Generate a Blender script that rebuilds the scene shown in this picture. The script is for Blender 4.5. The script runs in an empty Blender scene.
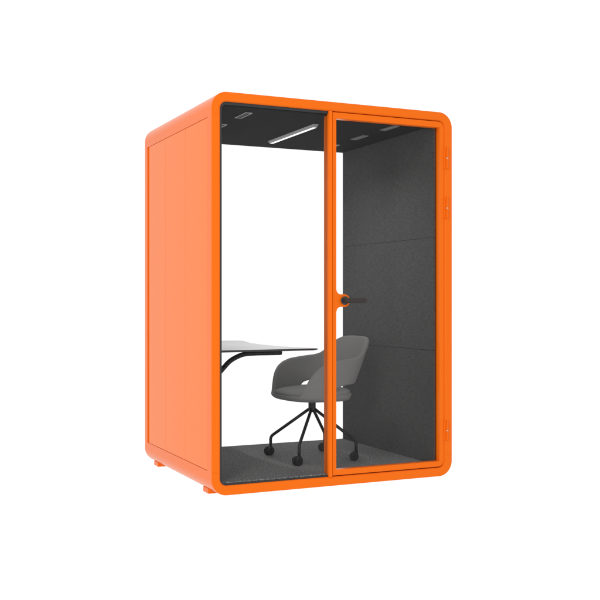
import bpy, bmesh, math, random
from mathutils import Vector, Matrix
random.seed(4)
scene = bpy.context.scene
col = scene.collection

# ------------------------------------------------------------------ materials
def new_mat(name):
    m = bpy.data.materials.new(name); m.use_nodes = True
    nt = m.node_tree; nt.nodes.clear()
    out = nt.nodes.new('ShaderNodeOutputMaterial')
    return m, nt, out

def principled(name, color, rough=.5, spec=.5, metal=0., noise=None, bump=None, scale=(1,1,1), emis=None, tint=None):
    """noise=(scale, amount): value variation; bump=(scale, strength)."""
    m, nt, out = new_mat(name)
    b = nt.nodes.new('ShaderNodeBsdfPrincipled')
    nt.links.new(b.outputs[0], out.inputs[0])
    b.inputs['Base Color'].default_value = (*color, 1)
    b.inputs['Roughness'].default_value = rough
    b.inputs['Specular IOR Level'].default_value = spec
    b.inputs['Metallic'].default_value = metal
    if tint: b.inputs['IOR'].default_value = 1.30; b.inputs['Specular Tint'].default_value = (*tint, 1)
    if emis:
        b.inputs['Emission Color'].default_value = (1, 1, 1, 1)
        b.inputs['Emission Strength'].default_value = emis
    tc = nt.nodes.new('ShaderNodeTexCoord')
    mp = nt.nodes.new('ShaderNodeMapping'); mp.inputs['Scale'].default_value = scale
    nt.links.new(tc.outputs['Object'], mp.inputs[0])
    if noise:
        n = nt.nodes.new('ShaderNodeTexNoise'); n.inputs['Scale'].default_value = noise[0]
        n.inputs['Detail'].default_value = 3
        nt.links.new(mp.outputs[0], n.inputs['Vector'])
        r = nt.nodes.new('ShaderNodeMapRange')
        r.inputs['From Min'].default_value = .3; r.inputs['From Max'].default_value = .7
        r.inputs['To Min'].default_value = 1-noise[1]; r.inputs['To Max'].default_value = 1+noise[1]
        nt.links.new(n.outputs['Fac'], r.inputs['Value'])
        v = nt.nodes.new('ShaderNodeVectorMath'); v.operation = 'SCALE'
        v.inputs[0].default_value = color
        nt.links.new(r.outputs[0], v.inputs['Scale'])
        nt.links.new(v.outputs[0], b.inputs['Base Color'])
    if bump:
        n2 = nt.nodes.new('ShaderNodeTexNoise'); n2.inputs['Scale'].default_value = bump[0]
        nt.links.new(mp.outputs[0], n2.inputs['Vector'])
        bp = nt.nodes.new('ShaderNodeBump'); bp.inputs['Strength'].default_value = bump[1]
        bp.inputs['Distance'].default_value = .002
        nt.links.new(n2.outputs['Fac'], bp.inputs['Height'])
        nt.links.new(bp.outputs[0], b.inputs['Normal'])
    return m

ORANGE = (.78, .140, .0055)
M_orange = principled('orange_powder_coat', ORANGE, rough=.24, spec=.5, bump=(900, .03), tint=(.9, .4, .3))
M_orange_panel = principled('orange_panel_coat', (.81, .160, .006), rough=.24, spec=.5, bump=(700, .03), tint=(.9, .4, .3))
M_mullion = principled('orange_mullion_lifted', (.82, .146, .006), rough=.4, spec=.3, tint=(.9, .4, .3))  # casing orange with base lightened to offset shade on the mullion
M_gasket = principled('rubber_gasket', (.020, .025, .028), rough=.5, spec=.35)
M_ceiling = principled('ceiling_felt', (.019, .019, .020), rough=.95, spec=.1, noise=(160, .25), bump=(300, .1))
M_vent = principled('brushed_metal', (.55, .55, .55), rough=.4, metal=.8)
M_ventdark = principled('vent_dark', (.02, .02, .02), rough=.7)
M_ventgrey = principled('vent_grey', (.26, .26, .26), rough=.5)
M_black = principled('black_coat', (.010, .010, .010), rough=.45, spec=.35)
M_caster = principled('caster_rubber', (.012, .012, .012), rough=.5, spec=.3)
M_table = principled('white_laminate', (.88, .88, .88), rough=.5, spec=.4, noise=(30, .01))
M_edge = principled('black_edge', (.014, .014, .014), rough=.5)
M_handle = principled('handle_dark', (.027, .021, .020), rough=.5, spec=.3)
M_rosette = principled('rosette_dark', (.035, .037, .04), rough=.3, metal=.3)
M_pin = principled('hinge_pin', (.62, .50, .42), rough=.4, metal=.4)
M_hinge = principled('hinge_coat', (.78, .134, .004), rough=.3, tint=(.9, .4, .3))
M_housing = principled('lamp_housing', (.42, .42, .42), rough=.4, metal=.2)
M_led = principled('lit_diffuser', (.9, .9, .9), rough=.6, emis=1.1)

def carpet_mat():
    m, nt, out = new_mat('carpet_pile')
    b = nt.nodes.new('ShaderNodeBsdfPrincipled'); nt.links.new(b.outputs[0], out.inputs[0])
    b.inputs['Roughness'].default_value = 1; b.inputs['Specular IOR Level'].default_value = .05
    tc = nt.nodes.new('ShaderNodeTexCoord')
    n = nt.nodes.new('ShaderNodeTexNoise'); n.inputs['Scale'].default_value = 120; n.inputs['Detail'].default_value = 4
    n.inputs['Roughness'].default_value = .75
    nt.links.new(tc.outputs['Object'], n.inputs['Vector'])
    cr = nt.nodes.new('ShaderNodeValToRGB')
    cr.color_ramp.elements[0].position = .40; cr.color_ramp.elements[0].color = (.055, .055, .055, 1)
    cr.color_ramp.elements[1].position = .60; cr.color_ramp.elements[1].color = (.345, .345, .343, 1)
    nt.links.new(n.outputs['Fac'], cr.inputs[0]); nt.links.new(cr.outputs[0], b.inputs['Base Color'])
    bp = nt.nodes.new('ShaderNodeBump'); bp.inputs['Strength'].default_value = .6; bp.inputs['Distance'].default_value = .004
    nt.links.new(n.outputs['Fac'], bp.inputs['Height']); nt.links.new(bp.outputs[0], b.inputs['Normal'])
    return m
M_carpet = carpet_mat()

def felt_mat():
    """charcoal woven acoustic cloth: fine horizontal and vertical threads with slow unevenness"""
    m, nt, out = new_mat('acoustic_cloth')
    b = nt.nodes.new('ShaderNodeBsdfPrincipled'); nt.links.new(b.outputs[0], out.inputs[0])
    b.inputs['Roughness'].default_value = .95; b.inputs['Specular IOR Level'].default_value = .1
    tc = nt.nodes.new('ShaderNodeTexCoord')
    vals = []
    for sc, det in (((20, 26, 240), 1), ((20, 240, 40), 1), ((2, 3, 5), 3)):
        mp = nt.nodes.new('ShaderNodeMapping'); mp.inputs['Scale'].default_value = sc
        nt.links.new(tc.outputs['Object'], mp.inputs[0])
        n = nt.nodes.new('ShaderNodeTexNoise'); n.inputs['Scale'].default_value = 1; n.inputs['Detail'].default_value = det
        nt.links.new(mp.outputs[0], n.inputs['Vector']); vals.append(n.outputs['Fac'])
    add = nt.nodes.new('ShaderNodeMath'); add.operation = 'MULTIPLY_ADD'; add.inputs[1].default_value = .7
    nt.links.new(vals[1], add.inputs[0]); nt.links.new(vals[0], add.inputs[2])
    add2 = nt.nodes.new('ShaderNodeMath'); nt.links.new(add.outputs[0], add2.inputs[0])
    mul = nt.nodes.new('ShaderNodeMath'); mul.operation = 'MULTIPLY'; mul.inputs[1].default_value = .12
    nt.links.new(vals[2], mul.inputs[0]); nt.links.new(mul.outputs[0], add2.inputs[1])
    mr = nt.nodes.new('ShaderNodeMapRange')
    mr.inputs['From Min'].default_value = .60; mr.inputs['From Max'].default_value = 1.22
    mr.inputs['To Min'].default_value = .064; mr.inputs['To Max'].default_value = .110
    nt.links.new(add2.outputs[0], mr.inputs['Value'])
    cb = nt.nodes.new('ShaderNodeCombineColor')
    for k in range(3): nt.links.new(mr.outputs[0], cb.inputs[k])
    nt.links.new(cb.outputs[0], b.inputs['Base Color'])
    bp = nt.nodes.new('ShaderNodeBump'); bp.inputs['Strength'].default_value = .06; bp.inputs['Distance'].default_value = .001
    nt.links.new(add.outputs[0], bp.inputs['Height']); nt.links.new(bp.outputs[0], b.inputs['Normal'])
    return m
M_felt = felt_mat()

def upholstery_mat():
    m, nt, out = new_mat('grey_upholstery')
    b = nt.nodes.new('ShaderNodeBsdfPrincipled'); nt.links.new(b.outputs[0], out.inputs[0])
    b.inputs['Roughness'].default_value = .9; b.inputs['Specular IOR Level'].default_value = .15
    b.inputs['Sheen Weight'].default_value = .12; b.inputs['Sheen Roughness'].default_value = .5
    tc = nt.nodes.new('ShaderNodeTexCoord')
    n = nt.nodes.new('ShaderNodeTexNoise'); n.inputs['Scale'].default_value = 420; n.inputs['Detail'].default_value = 4
    nt.links.new(tc.outputs['Object'], n.inputs['Vector'])
    cr = nt.nodes.new('ShaderNodeValToRGB')
    cr.color_ramp.elements[0].position = .3; cr.color_ramp.elements[0].color = (.155, .154, .152, 1)
    cr.color_ramp.elements[1].position = .7; cr.color_ramp.elements[1].color = (.205, .204, .202, 1)
    nt.links.new(n.outputs['Fac'], cr.inputs[0]); nt.links.new(cr.outputs[0], b.inputs['Base Color'])
    bp = nt.nodes.new('ShaderNodeBump'); bp.inputs['Strength'].default_value = .25; bp.inputs['Distance'].default_value = .0015
    nt.links.new(n.outputs['Fac'], bp.inputs['Height']); nt.links.new(bp.outputs[0], b.inputs['Normal'])
    return m
M_fabric = upholstery_mat()

def glass_mat():
    m, nt, out = new_mat('clear_glass')
    t = nt.nodes.new('ShaderNodeBsdfTransparent'); t.inputs[0].default_value = (.985, .988, .987, 1)
    t.inputs[0].default_value = (1, 1, 1, 1)
    g = nt.nodes.new('ShaderNodeBsdfGlossy'); g.inputs['Roughness'].default_value = .0
    fr = nt.nodes.new('ShaderNodeFresnel'); fr.inputs['IOR'].default_value = 1.17
    mx = nt.nodes.new('ShaderNodeMixShader')
    nt.links.new(fr.outputs[0], mx.inputs[0]); nt.links.new(t.outputs[0], mx.inputs[1]); nt.links.new(g.outputs[0], mx.inputs[2])
    nt.links.new(mx.outputs[0], out.inputs[0])
    return m
M_glass = glass_mat()

# ------------------------------------------------------------------ mesh helpers
def empty(name, loc, label=None, cat=None, group=None):
    o = bpy.data.objects.new(name, None); col.objects.link(o); o.location = loc
    o.empty_display_size = .1
    if label: o['label'] = label; o['category'] = cat
    if group: o['group'] = group
    return o

def obj(name, bm, mat, parent=None, smooth=False, bevel=0., segs=2, label=None):
    me = bpy.data.meshes.new(name)
    bmesh.ops.recalc_face_normals(bm, faces=bm.faces)
    bm.to_mesh(me); bm.free()
    for m in (mat if isinstance(mat, (list, tuple)) else [mat]): me.materials.append(m)
    o = bpy.data.objects.new(name, me); col.objects.link(o)
    if parent:
        o.parent = parent
        # geometry is written in world coordinates: keep it there
        off = Vector((0, 0, 0)); p = parent
        while p: off += p.location; p = p.parent
        o.location = -off
    if smooth or bevel:
        for f in me.polygons: f.use_smooth = True
    if bevel:
        b = o.modifiers.new('bevel', 'BEVEL'); b.width = bevel; b.segments = segs; b.limit_method = 'ANGLE'
        b.angle_limit = math.radians(35); b.harden_normals = True
    if label: o['label'] = label
    return o

def add_box(bm, x0, x1, y0, y1, z0, z1, mi=0):
    vs = [bm.verts.new((x, y, z)) for x in (x0, x1) for y in (y0, y1) for z in (z0, z1)]
    for f in ((0,1,3,2),(4,6,7,5),(0,4,5,1),(2,3,7,6),(0,2,6,4),(1,5,7,3)):
        bm.faces.new([vs[i] for i in f]).material_index = mi

def box(*a):
    bm = bmesh.new(); add_box(bm, *a); return bm

def rr(x0, x1, z0, z1, rtl, rtr, rbr, rbl, n=10):
    """rounded rectangle in XZ, clockwise from the left side"""
    pts = []
    for cx, cz, r, a0 in ((x0+rtl, z1-rtl, rtl, 180), (x1-rtr, z1-rtr, rtr, 90), (x1-rbr, z0+rbr, rbr, 0), (x0+rbl, z0+rbl, rbl, -90)):
        for k in range(n+1):
            a = math.radians(a0 - 90*k/n)
            pts.append((cx+r*math.cos(a), cz+r*math.sin(a)))
    return pts

def sweep(bm, rings):
    """rings: list of closed vertex loops with equal counts, joined ring to ring and last to first"""
    L = [[bm.verts.new(p) for p in r] for r in rings]
    n = len(L[0])
    for i in range(len(L)):
        a, b = L[i], L[(i+1) % len(L)]
        for k in range(n):
            bm.faces.new((a[k], a[(k+1) % n], b[(k+1) % n], b[k]))

def add_tube(bm, pts, rad, n=12, cap=True, ell=None):
    """swept circular tube along a list of points"""
    pts = [Vector(p) for p in pts]; rings = []
    up = None
    for i, p in enumerate(pts):
        t = (pts[min(i+1, len(pts)-1)] - pts[max(i-1, 0)]).normalized()
        if up is None:
            ref = Vector((0, 1, 0)) if abs(t.y) < .9 else Vector((1, 0, 0))
            u = t.cross(ref).normalized()
        else:
            u = (up - t*up.dot(t)).normalized()
        up = u; w = t.cross(u)
        r = rad[i] if isinstance(rad, (list, tuple)) else rad
        ru, rw = (r, r) if ell is None else (r*ell[0], r*ell[1])
        rings.append([bm.verts.new(p + u*ru*math.cos(2*math.pi*k/n) + w*rw*math.sin(2*math.pi*k/n)) for k in range(n)])
    for a, b in zip(rings, rings[1:]):
        for k in range(n): bm.faces.new((a[k], a[(k+1) % n], b[(k+1) % n], b[k]))
    if cap:
        bm.faces.new(rings[0][::-1]); bm.faces.new(rings[-1])

def smoothpath(pts, n=8):
    """Catmull-Rom through the points"""
    P = [Vector(p) for p in pts]; P = [P[0]*2-P[1]] + P + [P[-1]*2-P[-2]]
    out = []
    for i in range(1, len(P)-2):
        for k in range(n):
            t = k/n; a, b, c, d = P[i-1:i+3]
            out.append(.5*((2*b)+(c-a)*t+(2*a-5*b+4*c-d)*t*t+(3*b-a-3*c+d)*t*t*t))
    out.append(P[-2]); return out

def add_cyl(bm, c, axis, r, h, n=24, r2=None):
    """cylinder centred on c along the given axis ('x','y','z')"""
    d = Vector({'x': (1,0,0), 'y': (0,1,0), 'z': (0,0,1)}[axis]) if isinstance(axis, str) else Vector(axis).normalized()
    c = Vector(c); e = min(h*.18, .003)
    r2 = r if r2 is None else r2
    add_tube(bm, [c-d*h/2, c-d*(h/2-e*.01), c-d*(h/2-e), c+d*(h/2-e), c+d*(h/2-e*.01), c+d*h/2], [r-e, r-e*.9, r, r2, r2-e*.9, r2-e], n)

# ------------------------------------------------------------------ setting
W, D, H = 1.546, 1.304, 2.2
FZ = -.018
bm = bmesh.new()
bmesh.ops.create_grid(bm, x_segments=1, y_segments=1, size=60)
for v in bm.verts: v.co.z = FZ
m, nt, out = new_mat('glowing_white_floor')
e = nt.nodes.new('ShaderNodeEmission'); e.inputs[0].default_value = (1, 1, 1, 1); e.inputs[1].default_value = 1.05  # added ground plane glows plain white, so no shadow shows on it
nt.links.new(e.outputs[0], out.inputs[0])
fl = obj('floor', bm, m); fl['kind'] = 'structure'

# ------------------------------------------------------------------ booth
booth = empty('office_booth', (W/2, D/2, FZ),
              'orange soundproof phone booth with rounded corners, glass front and dark grey lining', 'booth')
# casing: one rounded rectangular tube
prof = []
fr = [(.0035, 0), (.040, 0), (.0445, .0012), (.0485, .0045), (.0515, .009), (.052, .014)]
prof += [(0, .0035), (.001, .001)] + fr
prof += [(.052, .03), (.052, D-.014), (.0485, D-.0045), (.040, D), (.0035, D), (.001, D-.001), (0, D-.0035)]
bm = bmesh.new()
rings = []
for d, y in prof:
    ro = .09-d*.05/.052
    rings.append([(x, y, z) for x, z in rr(d, W-d, d, H-d, ro, ro, ro, ro, 14)])
sweep(bm, rings)
casing = obj('casing', bm, M_orange, booth, smooth=True)
# joints and side pocket cut into it
cut = bmesh.new()
for z in (2.073, .127):
    for x0, x1 in ((-.01, .06), (W-.06, W+.01)):
        add_box(cut, x0, x1, -.01, .0014, z-.0008, z+.0008)
        pass
PY0, PY1, PZ0, PZ1 = .066, 1.243, .130, 2.066
add_box(cut, -.02, .007, PY0, PY1, PZ0, PZ1)
add_box(cut, W-.007, W+.02, PY0, PY1, PZ0, PZ1)
cutter = obj('cutter', cut, M_orange)
md = casing.modifiers.new('cut', 'BOOLEAN'); md.object = cutter; md.operation = 'DIFFERENCE'; md.solver = 'EXACT'
dg = bpy.context.evaluated_depsgraph_get(); dg.update()
# cutter is in world space, casing has an offset from its parent: update before evaluating
bpy.context.view_layer.update()
me = bpy.data.meshes.new_from_object(casing.evaluated_get(bpy.context.evaluated_depsgraph_get()))
casing.modifiers.clear(); casing.data = me; me.name = 'casing'
bpy.data.objects.remove(cutter)
for p in me.polygons: p.use_smooth = True
try:
    me.set_sharp_from_angle(angle=math.radians(32))
except Exception: pass

wn = casing.modifiers.new('normals', 'WEIGHTED_NORMAL'); wn.keep_sharp = True; wn.weight = 100

# side panels: three boards butted with hairline joints, held in the pocket
def side_panel(x_out, sgn):
    b = bmesh.new()
    ys = [PY0+.0022, .448, .841, PY1-.045]
    for a, c in zip(ys, ys[1:]):
        add_box(b, min(x_out, x_out+sgn*.006), max(x_out, x_out+sgn*.006), a+.0004, c-.0004, PZ0+.0025, PZ1-.0025)
    return obj('side_panel', b, M_orange_panel, booth, bevel=.0008, segs=1)
side_panel(.0006, 1); side_panel(W-.0006, -1)

# lining
IX0, IX1, CZ, FLZ, BY = .064, 1.445, 2.125, .067, 1.245
obj('ceiling_lining', box(.050, W-.050, .0305, BY+.01, CZ, H-.051), M_ceiling, booth)
obj('carpet', box(.050, W-.050, .0312, BY+.01, .051, FLZ), M_carpet, booth)
obj('wall_lining', box(.051, IX0, .032, BY, FLZ+.0005, CZ-.0005), M_felt, booth)
obj('lining_backing', box(IX1+.0018, W-.050, .054, BY-.0015, FLZ+.0007, CZ-.0007), M_ventdark, booth)
for a, b_ in ((FLZ+.0005, .7558), (.7592, 1.4443), (1.4477, CZ-.0005)):
    obj('acoustic_panel', box(IX1, IX1+.010, .046, BY, a, b_), M_felt, booth)
# gasket round the fixed pane
MX0, MX1 = .713, .731
def fixed_gasket():
    b = bmesh.new(); rs = []
    for d, y in ((.0525, .0155), (.064, .0155), (.064, .031), (.0525, .031)):
        r = max(.04-(d-.052), .02)
        lo = d if d < .06 else FLZ-.007
        hi = H-d if d < .06 else 2.133
        rs.append([(x, y, z) for x, z in rr(d, MX0+.004, lo, hi, r, .001, .001, r, 8)])
    L = [[b.verts.new(p) for p in r] for r in rs]; n = len(L[0])
    for i in range(4):
        A, B = L[i], L[(i+1) % 4]
        for k in range(n):
            b.faces.new((A[k], A[(k+1) % n], B[(k+1) % n], B[k]))
    return obj('gasket', b, M_gasket, booth, smooth=False)
fixed_gasket()
obj('front_pane', box(.058, MX0+.002, .0215, .0275, .058, 2.140), M_glass, booth)
obj('back_pane', box(.055, IX1+.01, BY+.001, BY+.007, FLZ-.008, CZ+.01), M_glass, booth)

# mullion with its two fine edge beads
bm = bmesh.new()
add_box(bm, MX0, MX1, -.0015, .072, .0505, H-.0505)
add_box(bm, MX0-.0008, MX0+.003, .012, .070, .052, H-.052)
mull = obj('mullion', bm, M_mullion, booth, bevel=.0035, segs=3)

# door: frame ring with a lobe for the lock
DX0, DX1, DZ0, DZ1 = .7338, 1.4987, .0560, 2.1453
OX0, OX1, OZ0, OZ1 = .761, 1.461, .090, 2.108
bm = bmesh.new(); rs = []
Y0, Y1 = .006, .050
for (x0, x1, z0, z1, rl, rt, y) in (
        (DX0, DX1, DZ0, DZ1, .003, .042, Y1), (DX0, DX1, DZ0, DZ1, .003, .042, Y0+.008),
        (DX0+.001, DX1-.003, DZ0+.001, DZ1-.001, .003, .041, Y0+.0035),
        (DX0+.003, DX1-.008, DZ0+.003, DZ1-.003, .003, .038, Y0),
        (OX0-.0015, OX1+.0015, OZ0-.0015, OZ1+.0015, .002, .002, Y0), (OX0, OX1, OZ0, OZ1, .002, .002, Y0+.002),
        (OX0, OX1, OZ0, OZ1, .002, .002, Y1)):
    rs.append([(x, y, z) for x, z in rr(x0, x1, z0, z1, rl, rt, rt, rl, 8)])
sweep(bm, rs)
# lobe
LZ, LXc, LR = 1.0615, .812, .037
out_pts = []
for k in range(9):      # upper concave fillet
    t = math.radians(180-90*k/8+0)
    out_pts.append((OX0+.028+.028*math.cos(math.radians(180+88*k/8)), LZ+LR+.027+.028*math.sin(math.radians(180+88*k/8))))
for k in range(13):
    t = math.radians(86-172*k/12)
    out_pts.append((LXc+LR*math.cos(t), LZ+LR*math.sin(t)))
for k in range(9):
    t = math.radians(92+88*k/8)
    out_pts.append((OX0+.028+.028*math.cos(t), LZ-LR-.027+.028*math.sin(t)))
lobe = [(OX0-.012, LZ+LR+.027)] + out_pts + [(OX0-.012, LZ-LR-.027)]
def prism(bm, pts, y0, y1):
    a = [bm.verts.new((x, y0, z)) for x, z in pts]; b = [bm.verts.new((x, y1, z)) for x, z in pts]
    n = len(pts)
    bm.faces.new(a); bm.faces.new(b[::-1])
    for k in range(n): bm.faces.new((a[k], b[k], b[(k+1) % n], a[(k+1) % n]))
prism(bm, lobe, Y0-.0012, Y0+.030)
door = obj('door', bm, M_orange, booth, smooth=True)
try: door.data.set_sharp_from_angle(angle=math.radians(32))
except Exception: pass
wn = door.modifiers.new('normals', 'WEIGHTED_NORMAL'); wn.keep_sharp = True; wn.weight = 100
obj('door_pane', box(OX0-.004, OX1+.004, .0375, .0435, OZ0-.004, OZ1+.004), M_glass, door)
bm = bmesh.new()
add_cyl(bm, (LXc-.001, -.003, LZ), 'y', .0245, .012, 32)
add_cyl(bm, (LXc-.003, -.020, LZ), 'y', .0125, .034, 24)
obj('lock_rosette', bm, M_rosette, door, smooth=True).data.set_sharp_from_angle(angle=math.radians(40))
bm = bmesh.new()
hp = [(.796+.0, -.040), (.806, -.047), (.825, -.050), (.87, -.050), (.915, -.050), (.926, -.050), (.931, -.0495)]
add_tube(bm, [(x, y, LZ) for x, y in hp], [.010, .0135, .0145, .0145, .0145, .012, .004], 20, ell=(1, .62))
obj('door_handle', bm, M_handle, door, smooth=True)
for z0, z1 in ((1.859, 1.988), (1.557, 1.686), (.214, .334)):
    bm = bmesh.new()
    zc = (z0+z1)/2
    add_box(bm, 1.4905, 1.5105, -.0012, .012, z0, z1)
    add_box(bm, 1.5115, 1.528, -.0024, .010, z0+.006, z1-.006)
    hg = obj('hinge', bm, M_hinge, door, bevel=.002)
    bm = bmesh.new()
    add_cyl(bm, (1.509, -.005, (zc+z1)/2+.0007), 'z', .0072, (z1-zc)-.003, 16)
    add_cyl(bm, (1.509, -.005, (zc+z0)/2-.0007), 'z', .0072, (zc-z0)-.003, 16)
    obj('barrel', bm, M_hinge, hg, smooth=True).data.set_sharp_from_angle(angle=math.radians(40))
    bm = bmesh.new(); add_cyl(bm, (1.509, -.005, zc), 'z', .0064, .0065, 16)
    obj('pin', bm, M_pin, hg, smooth=True)

# feet
for x0 in (.040, W-.130):
    for y0 in (.165, 1.135):
        bm = box(x0, x0+.09, y0, y0+.09, FZ+.0006, .012)
        obj('foot', bm, M_orange, booth, bevel=.0025)

# ceiling fittings
def vent(x0, y0, filled):
    x1, y1 = x0+.042, y0+.17
    b = bmesh.new(); t = .0038
    for a in ((x0, x1, y0, y0+t), (x0, x1, y1-t, y1), (x0, x0+t, y0+t, y1-t), (x1-t, x1, y0+t, y1-t)):
        add_box(b, *a, CZ-.004, CZ+.002)
    f = obj('ceiling_vent', b, M_vent, booth)
    b = bmesh.new()
    add_box(b, x0+t, x1-t, y0+t, y1-t, CZ-.0008, CZ+.001)
    if filled:
        for k in range(10):
            yy = y0+.012+k*.0155
            add_box(b, x0+t, x1-t, yy, yy+.006, CZ-.003, CZ-.0012)
    obj('vent_grille', b, M_ventgrey if filled else M_ventdark, f)
for y0, yy in ((.135, .14), (.535, .53), (.93, .93)):
    vent(.250, y0, False); vent(1.219, yy, True)
# lamp: trapezoid housing with a lit strip underneath
LX0, LX1, LY0, LY1, LZB = .762, .792, .305, 1.010, 2.108
b = bmesh.new()
t = .010
top = [b.verts.new(p) for p in ((LX0-.003, LY0, CZ+.001), (LX1+.003, LY0, CZ+.001), (LX1+.003, LY1, CZ+.001), (LX0-.003, LY1, CZ+.001))]
low = [b.verts.new(p) for p in ((LX0+.003, LY0+.02, LZB), (LX1-.003, LY0+.02, LZB), (LX1-.003, LY1-.02, LZB), (LX0+.003, LY1-.02, LZB))]
b.faces.new(top); b.faces.new(low[::-1])
for k in range(4): b.faces.new((top[k], low[k], low[(k+1) % 4], top[(k+1) % 4]))
lamp = obj('ceiling_lamp', b, M_housing, booth)
obj('diffuser', box(LX0+.0045, LX1-.0045, LY0+.022, LY1-.022, LZB-.0008, LZB+.002), M_led, lamp)

# ------------------------------------------------------------------ table
TZ = .780
table = empty('table', (.30, .65, FLZ), 'white topped table with thin black edge and one curved black leg', 'table')
def xr(y):   # right outline (concave, with a near corner and a rounded far corner)
    P = [(.19, .733), (.25, .716), (.345, .688), (.43, .664), (.51, .648), (.65, .636), (.80, .632), (.95, .640), (1.06, .648), (1.13, .640), (1.17, .618), (1.195, .56)]
    for (a, va), (c, vc) in zip(P, P[1:]):
        if a <= y <= c:
            t_ = (y-a)/(c-a); return va+(vc-va)*t_
    return P[-1][1]
ys = [.19+(1.195-.19)*(k/40) for k in range(41)]
def hz(y):
    s = min(1, max(0, (y-1.02)/.14)); return TZ+.011*s*s*(3-2*s)
bm = bmesh.new()
rows = []
XL = .066
for y in ys:
    x1 = xr(y); z = hz(y)
    # top surface, chamfered edge, underside
    rows.append([bm.verts.new(p) for p in ((XL, y, z), (x1-.006, y, z), (x1, y, z-.003), (x1, y, z-.007), (x1-.030, y, z-.012), (XL, y, z-.012))])
for A, B in zip(rows, rows[1:]):
    for k in range(5):
        f = bm.faces.new((A[k], A[k+1], B[k+1], B[k])); f.material_index = 0 if k == 0 else 1
    f = bm.faces.new((A[5], A[0], B[0], B[5])); f.material_index = 1
for A in (rows[0], rows[-1]):
    f = bm.faces.new(A); f.material_index = 1
top = obj('tabletop', bm, [M_table, M_edge], table)
bm = bmesh.new()
path = smoothpath([(.120, .65, FLZ+.004), (.135, .65, .20), (.165, .65, .36), (.215, .65, .51), (.262, .65, .592), (.306, .65, .642), (.353, .65, .688), (.406, .65, .716), (.453, .65, .729), (.52, .65, .7325), (.60, .65, .7325), (.697, .65, .7325)], 6)
add_tube(bm, path, .0150, 16, ell=(1.0, 1.25))
leg = obj('leg', bm, M_black, table, smooth=True)
obj('mounting_plate', box(.43, .697, .622, .678, .7420, .7672), M_black, table, bevel=.002)
obj('base_plate', box(.075, .19, .56, .74, FLZ+.0005, FLZ+.008), M_black, table, bevel=.002)

# ------------------------------------------------------------------ chair (faces the table, -x)
CX, CY = .900, .605
chair = empty('swivel_chair', (CX, CY, FLZ), 'grey upholstered armchair on black four star caster base', 'chair')
N = 180
def interp(P, x):
    if x <= P[0][0]: return P[0][1]
    for (a, va), (c, vc) in zip(P, P[1:]):
        if x <= c:
            t = (x-a)/(c-a); return va+(vc-va)*t
    return P[-1][1]
RIM = [(-.26, .472), (-.208, .474), (-.196, .486), (-.182, .528), (-.165, .568), (-.14, .606), (-.11, .638), (-.07, .666), (-.02, .685), (.05, .695), (.135, .704), (.158, .713), (.174, .735), (.186, .770), (.195, .803), (.201, .822), (.206, .830)]
def plan(phi, z, inset=0., n=2.7):
    """phi 0 = front (-x), pi = back"""
    c, s = math.cos(phi), math.sin(phi)
    h = z-.45
    af = .248 - .03*max(0, h)
    ar = .205 + .39*max(0, h); n += 2.6*max(0, h-.1)
    b = .246 + .11*min(max(0, h), .2) + .02*max(0, h-.22)
    a = (af if c > 0 else ar) - inset; b -= inset
    r = (abs(c/a)**n + abs(s/b)**n)**(-1/n)
    return Vector((CX - r*c, CY + r*s, z))
def xb(phi):
    p = plan(phi, .45); return p.x-CX
bm = bmesh.new()
grid = []
NV = 9
for i in range(N):
    phi = 2*math.pi*i/N
    rim = interp(RIM, xb(phi)); rear = .5*(1-math.cos(phi))
    colv = []
    for fr_, z in ((.25, .430), (.62, .431), (.84+.08*rear, .436-.005*rear), (.95+.035*rear, .448-.010*rear), (1.0, .464-.010*rear)):
        p = plan(phi, .45); q = Vector((CX + (p.x-CX)*fr_, CY + (p.y-CY)*fr_, z)); colv.append(q)
    # hole at the rear
    d = min(abs(phi-math.pi)/math.radians(91 if math.sin(phi) < 0 else 80), 1)
    zb = .479
    zt = zb + max(.003, .057*(1-d**9)**.5 if d < 1 else .003)
    if rim < .50:
        zb, zt = .470, .471
    colv.append(plan(phi, zb)); colv.append(plan(phi, min(zt, rim-.002)))
    for k in range(1, NV+1):
        z = zt+(rim-zt)*(k/NV) if rim > zt else rim+.0002*k
        colv.append(plan(phi, z))
    grid.append((colv, d, rim))
V = [[bm.verts.new(p) for p in g[0]] for g in grid]
ctr = bm.verts.new((CX, CY, .437))
for i in range(N):
    j = (i+1) % N
    bm.faces.new((V[i][0], V[j][0], ctr))
    for k in range(len(V[0])-1):
        if k == 5 and grid[i][1] < 1 and grid[j][1] < 1: continue
        bm.faces.new((V[i][k], V[j][k], V[j][k+1], V[i][k+1]))
# smooth the rim line sideways a little
shell = obj('seat_shell', bm, M_fabric, chair, smooth=True)
so = shell.modifiers.new('thick', 'SOLIDIFY'); so.thickness = .024; so.offset = -1 ; so.use_even_offset = False
su = shell.modifiers.new('sub', 'SUBSURF'); su.levels = 2; su.render_levels = 2
# cushion
bm = bmesh.new(); rows = []
for fr_, z in ((.0, .516), (.45, .515), (.74, .512), (.90, .506), (.98, .499), (1.0, .490), (.99, .482), (.93, .462), (.5, .456)):
    r = []
    for i in range(72):
        phi = 2*math.pi*i/72
        p = plan(phi, .45, .018 if math.cos(phi) > 0 else -.001, 2.6)
        r.append(Vector((CX-.002+(p.x-CX)*max(fr_, .001), CY+(p.y-CY)*max(fr_, .001), z - .012*max(0, math.cos(phi))*fr_)))
    rows.append([bm.verts.new(q) for q in r])
for A, B in zip(rows, rows[1:]):
    for k in range(72): bm.faces.new((A[k], A[(k+1) % 72], B[(k+1) % 72], B[k]))
bm.faces.new(rows[-1])
bmesh.ops.remove_doubles(bm, verts=bm.verts, dist=.0008)
obj('seat_cushion', bm, M_fabric, chair, smooth=True)
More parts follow.
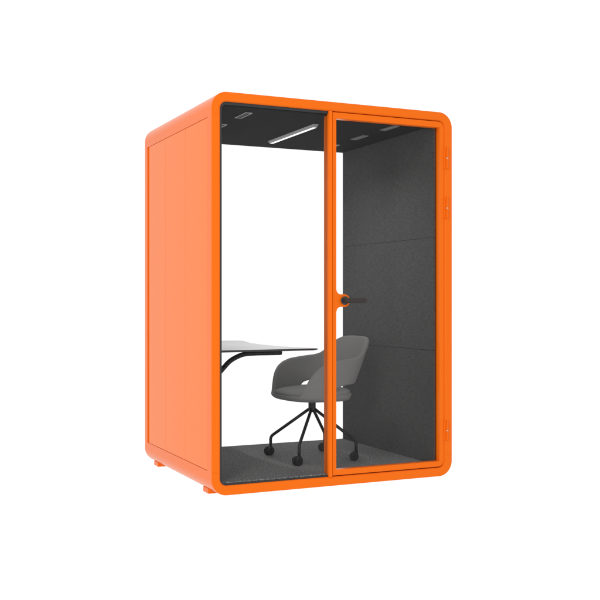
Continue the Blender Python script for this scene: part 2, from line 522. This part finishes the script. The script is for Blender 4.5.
# the upper part is swivelled a few degrees towards the glass
YAW = Matrix.Translation((CX, CY, 0)) @ Matrix.Rotation(math.radians(6), 4, 'Z') @ Matrix.Translation((-CX, -CY, 0))
for o in chair.children:
    o.data.transform(YAW)
# base
bm = bmesh.new()
HX, HY = .893, .605
add_cyl(bm, (HX, HY, .402), 'z', .0235, .075, 28)
add_cyl(bm, (HX, HY, .362), 'z', .0175, .018, 28, r2=.0235)
add_cyl(bm, (HX, HY, .434), 'z', .085, .008, 32)
obj('column', bm, M_black, chair, smooth=True).data.set_sharp_from_angle(angle=math.radians(40))
for (ex, ey, yaw) in ((.688, .795, 25), (.688, .358, 20), (1.076, .795, -30), (1.086, .372, -25)):
    d = Vector((ex-HX, ey-HY, 0)); d.normalize()
    s = Vector((HX, HY, .377)) + d*.012
    knee = Vector((ex, ey, .186))
    path = [s, s.lerp(knee, .5), s.lerp(knee, .93)]
    k0 = s.lerp(knee, .93); k1 = Vector((ex, ey, .168))
    for t in (.33, .66): path.append(k0*(1-t)**2 + knee*2*t*(1-t) + k1*t*t)
    path += [k1, Vector((ex, ey, .14)), Vector((ex, ey, .122))]
    bm = bmesh.new(); add_tube(bm, path, .0098, 14)
    lg = obj('leg', bm, M_black, chair, smooth=True)
    # twin wheel caster with hood
    a = math.radians(yaw); ax = Vector((math.sin(a), -math.cos(a), 0)); fw = Vector((math.cos(a), math.sin(a), 0))
    c = Vector((ex, ey, FLZ+.0285)) - fw*.014
    bm = bmesh.new()
    for sg in (-1, 1): add_cyl(bm, c+ax*sg*.0135, ax, .028, .019, 28)
    add_cyl(bm, c, ax, .021, .010, 20)
    add_cyl(bm, Vector((ex, ey, .112)), 'z', .011, .03, 18)
    obj('caster', bm, M_caster, lg, smooth=True).data.set_sharp_from_angle(angle=math.radians(40))

# ------------------------------------------------------------------ light
w = bpy.data.worlds.new('World'); scene.world = w; w.use_nodes = True
bg = w.node_tree.nodes['Background']; bg.inputs[0].default_value = (1, 1, 1, 1); bg.inputs[1].default_value = 1.03
sd = bpy.data.lights.new('key_lamp', 'SUN'); sd.energy = .25; sd.angle = math.radians(9); sd.color = (1, .985, .96)
so_ = bpy.data.objects.new('key_lamp', sd); col.objects.link(so_)
dirv = Vector((.62, .72, -.52))       # travels from the front left, downwards
so_.rotation_euler = dirv.to_track_quat('-Z', 'Y').to_euler()
so_.location = (-3, -4, 4)

ld = bpy.data.lights.new('ceiling_lamp_light', 'AREA'); ld.shape = 'RECTANGLE'; ld.size = .021; ld.size_y = .65
ld.energy = 4.3; ld.spread = math.radians(146)      # the light the fitting throws down, spread narrowed to keep it unseen by the camera
lo_ = bpy.data.objects.new('ceiling_lamp_light', ld); col.objects.link(lo_); lo_.location = ((LX0+LX1)/2, (LY0+LY1)/2, LZB-.0015)
ad = bpy.data.lights.new('side_softbox', 'AREA'); ad.shape = 'RECTANGLE'; ad.size = 1.2; ad.size_y = 2.0; ad.energy = 35; ad.specular_factor = .2
ao = bpy.data.objects.new('side_softbox', ad); col.objects.link(ao); ao.location = (-2.3, -2.2, 1.5)
ao.rotation_euler = (Vector((0, .4, 1.1))-Vector(ao.location)).to_track_quat('-Z', 'Y').to_euler()

# ------------------------------------------------------------------ camera
cd = bpy.data.cameras.new('camera'); cam = bpy.data.objects.new('camera', cd); col.objects.link(cam)
cam.location = (-1.787, -4.979, 1.065)
cam.rotation_euler = (math.radians(90), 0, -math.radians(24.93))
cd.sensor_width = 36; cd.lens = 36*974/600; cd.clip_end = 300; cd.clip_start = .05
scene.camera = cam
scene.view_settings.view_transform = 'Standard'; scene.view_settings.look = 'None'
scene.view_settings.exposure = 0; scene.view_settings.gamma = 1
scene.cycles.max_bounces = 10; scene.cycles.transparent_max_bounces = 16
